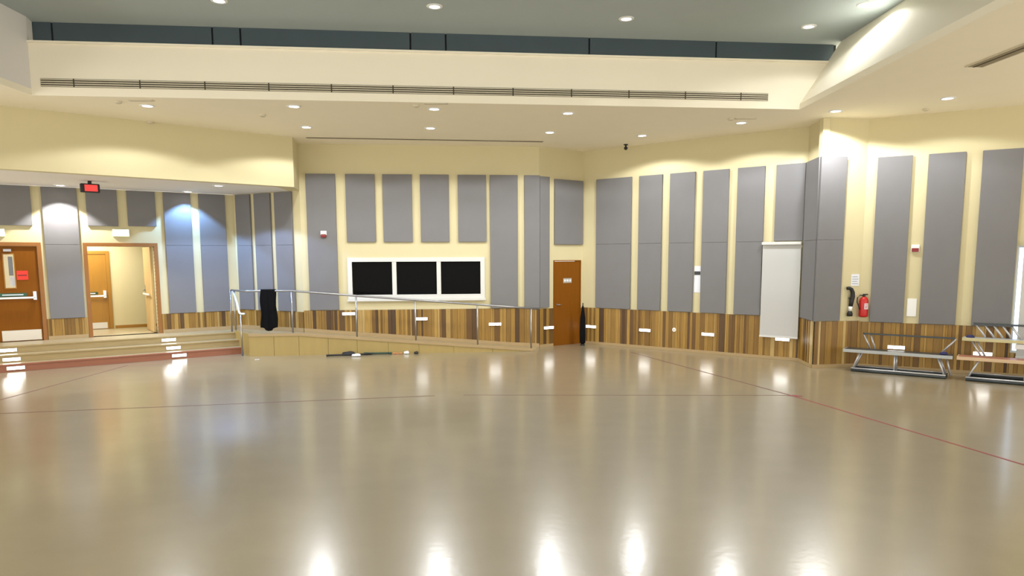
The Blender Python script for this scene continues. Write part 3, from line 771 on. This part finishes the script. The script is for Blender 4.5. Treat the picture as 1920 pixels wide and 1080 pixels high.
# ------------------------------------------------------------------ furled umbrella by the door
ub = thing('furled_umbrella', 'tall slim black furled umbrella standing against the wall by the wooden door', 'umbrella', (1.76, 17.62, 0))
def folds(b):
    prof = [(0.03, 0.04), (0.062, 0.07), (0.066, 0.30), (0.064, 0.52), (0.058, 0.70), (0.040, 0.82), (0.026, 0.92), (0.018, 0.99)]
    seg = 24; rings = []
    for r, hh in prof:
        rings.append([b.verts.new((r * (1 + 0.10 * math.cos(8 * 2 * PI * i / seg)) * math.cos(2 * PI * i / seg), r * (1 + 0.10 * math.cos(8 * 2 * PI * i / seg)) * math.sin(2 * PI * i / seg), hh)) for i in range(seg)])
    for a, c in zip(rings[:-1], rings[1:]):
        for i in range(seg):
            j = (i + 1) % seg; b.faces.new((a[i], a[j], c[j], c[i]))
    b.faces.new(rings[0][::-1]); b.faces.new(rings[-1])
part('folded_canopy', 'black_cloth', ub, folds, smooth=True)
part('pole', 'black', ub, lambda b: tube(b, [(0, 0, 0.0), (0, 0, 1.06)], 0.014), smooth=True)
part('foot', 'black', ub, lambda b: lathe(b, [(0.055, 0), (0.05, 0.04)], 14))

# ------------------------------------------------------------------ things lying on the floor by the ramp
def onq(u, d): p = Q0 + QD * u + QN * d; return p
def rod(name, u0, u1, d0, d1, r, m, label, cat, z=None):
    a, c = onq(u0, d0), onq(u1, d1); z = r if z is None else z
    L_ = (c - a).length
    t = thing(name, label, cat, (a.x, a.y, 0), math.atan2((c - a).y, (c - a).x), 'things lying along the ramp')
    part('shaft', m, t, lambda b: tube(b, [(0.02, 0, z), (L_ - 0.02, 0, z)], r * 0.85), smooth=True)
    part('end_cap', m, t, lambda b: tube(b, [(0, 0, z), (0.06, 0, z)], r), smooth=True); part('end_cap', m, t, lambda b: tube(b, [(L_ - 0.06, 0, z), (L_, 0, z)], r), smooth=True)
rod('dark_pole', 1.74, 2.75, 0.30, 0.16, 0.022, 'black', 'thin dark pole lying on the floor at the left, against the ramp', 'pole')
rod('green_pole', 2.55, 3.18, 0.10, 0.12, 0.026, 'green_pole', 'dark green pole lying on the floor along the ramp', 'pole')
rod('orange_pole', 3.20, 3.42, 0.12, 0.13, 0.018, 'orange_pole', 'short orange pole piece lying on the floor beyond the green pole', 'pole')
def lump(name, u, d, sx, sy, sz, m, label, cat):
    p = onq(u, d)
    def f(b):
        bmesh.ops.create_icosphere(b, subdivisions=3, radius=1.0)
        for v in b.verts:
            n = 1 + 0.14 * math.sin(v.co.x * 5 + v.co.y * 3) + 0.10 * math.sin(v.co.y * 7 - v.co.z * 4)
            v.co = Vector((v.co.x * sx * n, v.co.y * sy * n, max(-0.6, v.co.z) * sz * n + sz * 0.7))
        zm = min(v.co.z for v in b.verts)
        for v in b.verts: v.co.z -= zm
    o = part(name, m, None, f, smooth=True, loc=(p.x, p.y, 0), rz=rot('Q'))
    tag(o, label, cat, 'things lying along the ramp')
lump('white_cloth', 2.42, 0.38, 0.10, 0.07, 0.035, 'white', 'crumpled white cloth on the floor in front of the ramp', 'cloth')
lump('black_bag', 2.22, 0.10, 0.14, 0.06, 0.045, 'black', 'small black bag on the floor against the ramp behind the white cloth', 'bag')
lump('white_ball', 3.52, 0.14, 0.06, 0.045, 0.04, 'white', 'small white bundle on the floor beside the orange pole', 'bundle')
lump('black_bundle', 3.74, 0.14, 0.05, 0.04, 0.035, 'black', 'small black bundle, rightmost on the floor by the ramp', 'bundle')
o = part('paper_scrap', 'white', None, lambda b: (box(b, -0.05, 0.04, -0.02, 0.03, 0.001, 0.006), box(b, -0.01, 0.05, -0.04, 0.0, 0.006, 0.012)), loc=(-5.55, 15.35, 0))
tag(o, 'tiny white scrap of paper on the floor by the ramp corner', 'paper')

# ------------------------------------------------------------------ tape lines on the floor
def tape(p, q_, wid, m, label, breaks=()):
    p, q_ = Vector(p), Vector(q_); d = q_ - p
    o = part('floor_tape', m, None, lambda b: box(b, 0, d.length, -wid / 2, wid / 2, 0.0005, 0.002), loc=(p.x, p.y, 0), rz=math.atan2(d.y, d.x))
    return tag(o, label, 'floor tape', 'tape lines on the floor')
tape((2.75, 16.3), (4.43, 11.10), 0.035, 'tape_faint', 'faint far part of the red tape line running to the right wall')
tape((4.43, 11.10), (5.60, 6.5), 0.035, 'tape', 'bright red tape line running towards the viewer at right')
o = part('floor_tape', 'tape', None, lambda b: (box(b, -0.11, 0.11, -0.03, 0.03, 0.0022, 0.0035), box(b, -0.03, 0.03, -0.06, 0.06, 0.0035, 0.0042)), loc=(4.47, 11.08, 0), rz=-0.3)
tag(o, 'small crossed red tape mark where two tape lines meet', 'floor tape', 'tape lines on the floor')
tape((-7.7, 9.95), (-1.24, 11.21), 0.025, 'tape_faint', 'long faint red tape line across the floor at left')
tape((-0.78, 11.25), (4.40, 11.12), 0.018, 'tape_faint', 'thin faint tape line across the middle of the floor')
tape((-8.05, 10.9), (-7.97, 14.6), 0.030, 'tape_faint', 'faint dark tape line running from the left edge towards the steps')

# ------------------------------------------------------------------ folding choir risers by the right wall
def riser(name, p, q_, dep, tiers, label, struts):
    p, q_ = Vector(p), Vector(q_); d = q_ - p; Lr = d.length
    t = thing(name, label, 'riser', (p.x, p.y, 0), math.atan2(d.y, d.x), 'folding risers')
    tr = 0.017
    # base frame on the floor
    for y in (0.02, dep - 0.02):
        part('base_rail', 'bench_dark', t, lambda b: tube(b, [(0.08, y, 0.03), (Lr - 0.08, y, 0.03)], 0.03, 8), smooth=True)
        part('base_tube', 'grey_tube', t, lambda b: tube(b, [(0.08, y - 0.012, 0.065), (Lr - 0.08, y - 0.012, 0.065)], 0.014, 8), smooth=True)
    for x in (0.10, Lr - 0.10):
        part('base_cross', 'bench_dark', t, lambda b: tube(b, [(x, 0.02, 0.03), (x, dep - 0.02, 0.03)], 0.025, 8), smooth=True)
    zb = 0.07
    for i, (z, y0, y1, x0, th, mt, me_) in enumerate(tiers):
        bd = bpart('tier_board', mt, t, x0, Lr, y0, y1, z - th, z, 0.006)
        bpart('edge_trim', me_, bd, x0 - 0.012, Lr + 0.012, y0 - 0.014, y0 - 0.001, z - th - 0.004, z + 0.004, 0.004)
        bpart('edge_trim', me_, bd, x0 - 0.013, x0 - 0.001, y0, y1, z - th - 0.004, z + 0.004, 0.003)
    for a, b_ in struts:
        part('leg', 'grey_tube', t, lambda b: tube(b, [a, b_], tr, 8), smooth=True)
    return t
pA, qA = (6.42, 13.52), (7.80, 12.50)
LAr = (Vector(qA) - Vector(pA)).length
sA = []
for y in (0.04, 0.30):
    sA += [((0.10, y, 0.04), (0.22, y, 0.38)), ((LAr - 0.10, y, 0.04), (LAr - 0.22, y, 0.38)), ((LAr / 2 - 0.05, y, 0.04), (LAr / 2 - 0.05, y, 0.38))]
sA += [((LAr - 0.02, 0.20, 0.04), (LAr - 0.10, 0.20, 0.38))]
sA += [((0.34, 0.33, 0.42), (0.22, 0.33, 0.70)), ((0.42, 0.33, 0.42), (0.34, 0.33, 0.70)), ((LAr - 0.2, 0.33, 0.42), (LAr + 0.02, 0.33, 0.70))]
riser('folding_riser', pA, qA, 0.40, [(0.42, 0.0, 0.36, -0.06, 0.05, 'bench_dark', 'bench_grey'), (0.72, 0.30, 0.37, 0.22, 0.022, 'bench_dark', 'bench_dark')],
      'low grey folding riser with one broad bench and a thin back board', sA)
pB, qB = (7.92, 12.42), (9.80, 11.02)
LBr = (Vector(qB) - Vector(pB)).length
sB = []
for y in (0.04, 0.30):
    sB += [((0.10, y, 0.04), (0.26, y, 0.38)), ((LBr / 2 - 0.25, y, 0.04), (LBr / 2 - 0.25, y, 0.38)), ((LBr - 0.1, y, 0.04), (LBr - 0.26, y, 0.38))]
sB += [((0.26, 0.34, 0.42), (0.10, 0.36, 0.70)), ((0.32, 0.38, 0.42), (0.17, 0.40, 0.70)), ((LBr / 2 - 0.2, 0.38, 0.05), (LBr / 2 - 0.2, 0.38, 0.70))]
for k in range(5): sB.append(((0.30 + 0.13 * k, 0.52, 0.74), (0.14 + 0.13 * k, 0.54, 0.97)))
for k in range(3): sB.append(((1.0 + 0.16 * k, 0.55, 0.74), (1.0 + 0.16 * k, 0.55, 0.97)))
tB = riser('folding_riser', pB, qB, 0.62, [(0.42, 0.0, 0.34, -0.06, 0.05, 'bench_red', 'bench_tan'), (0.73, 0.28, 0.60, -0.02, 0.045, 'bench_grey', 'bench_yellow'), (0.985, 0.52, 0.62, 0.12, 0.025, 'bench_dark', 'bench_dark')],
      'taller folding riser at right with reddish, yellowish and dark tiers', sB)
bpart('hinge_box', 'white_steel', tB, LBr / 2 - 0.42, LBr / 2 - 0.05, 0.30, 0.36, 0.58, 0.67, 0.008)
# dark blue caps on the bench ends
for k, (p_, lab) in enumerate((((7.80, 12.74), 'small navy cap on the right end of the low grey riser'), ((8.247, 12.725), 'small navy cap on the left end of the middle yellowish tier'))):
    z = 0.421 if k == 0 else 0.731
    o = part('navy_cap', 'navy', None, lambda b: lathe(b, [(0.07, 0), (0.06, 0.03), (0.03, 0.045)], 16), loc=(p_[0], p_[1], z), smooth=True)
    tag(o, lab, 'cap', 'navy caps on the risers')
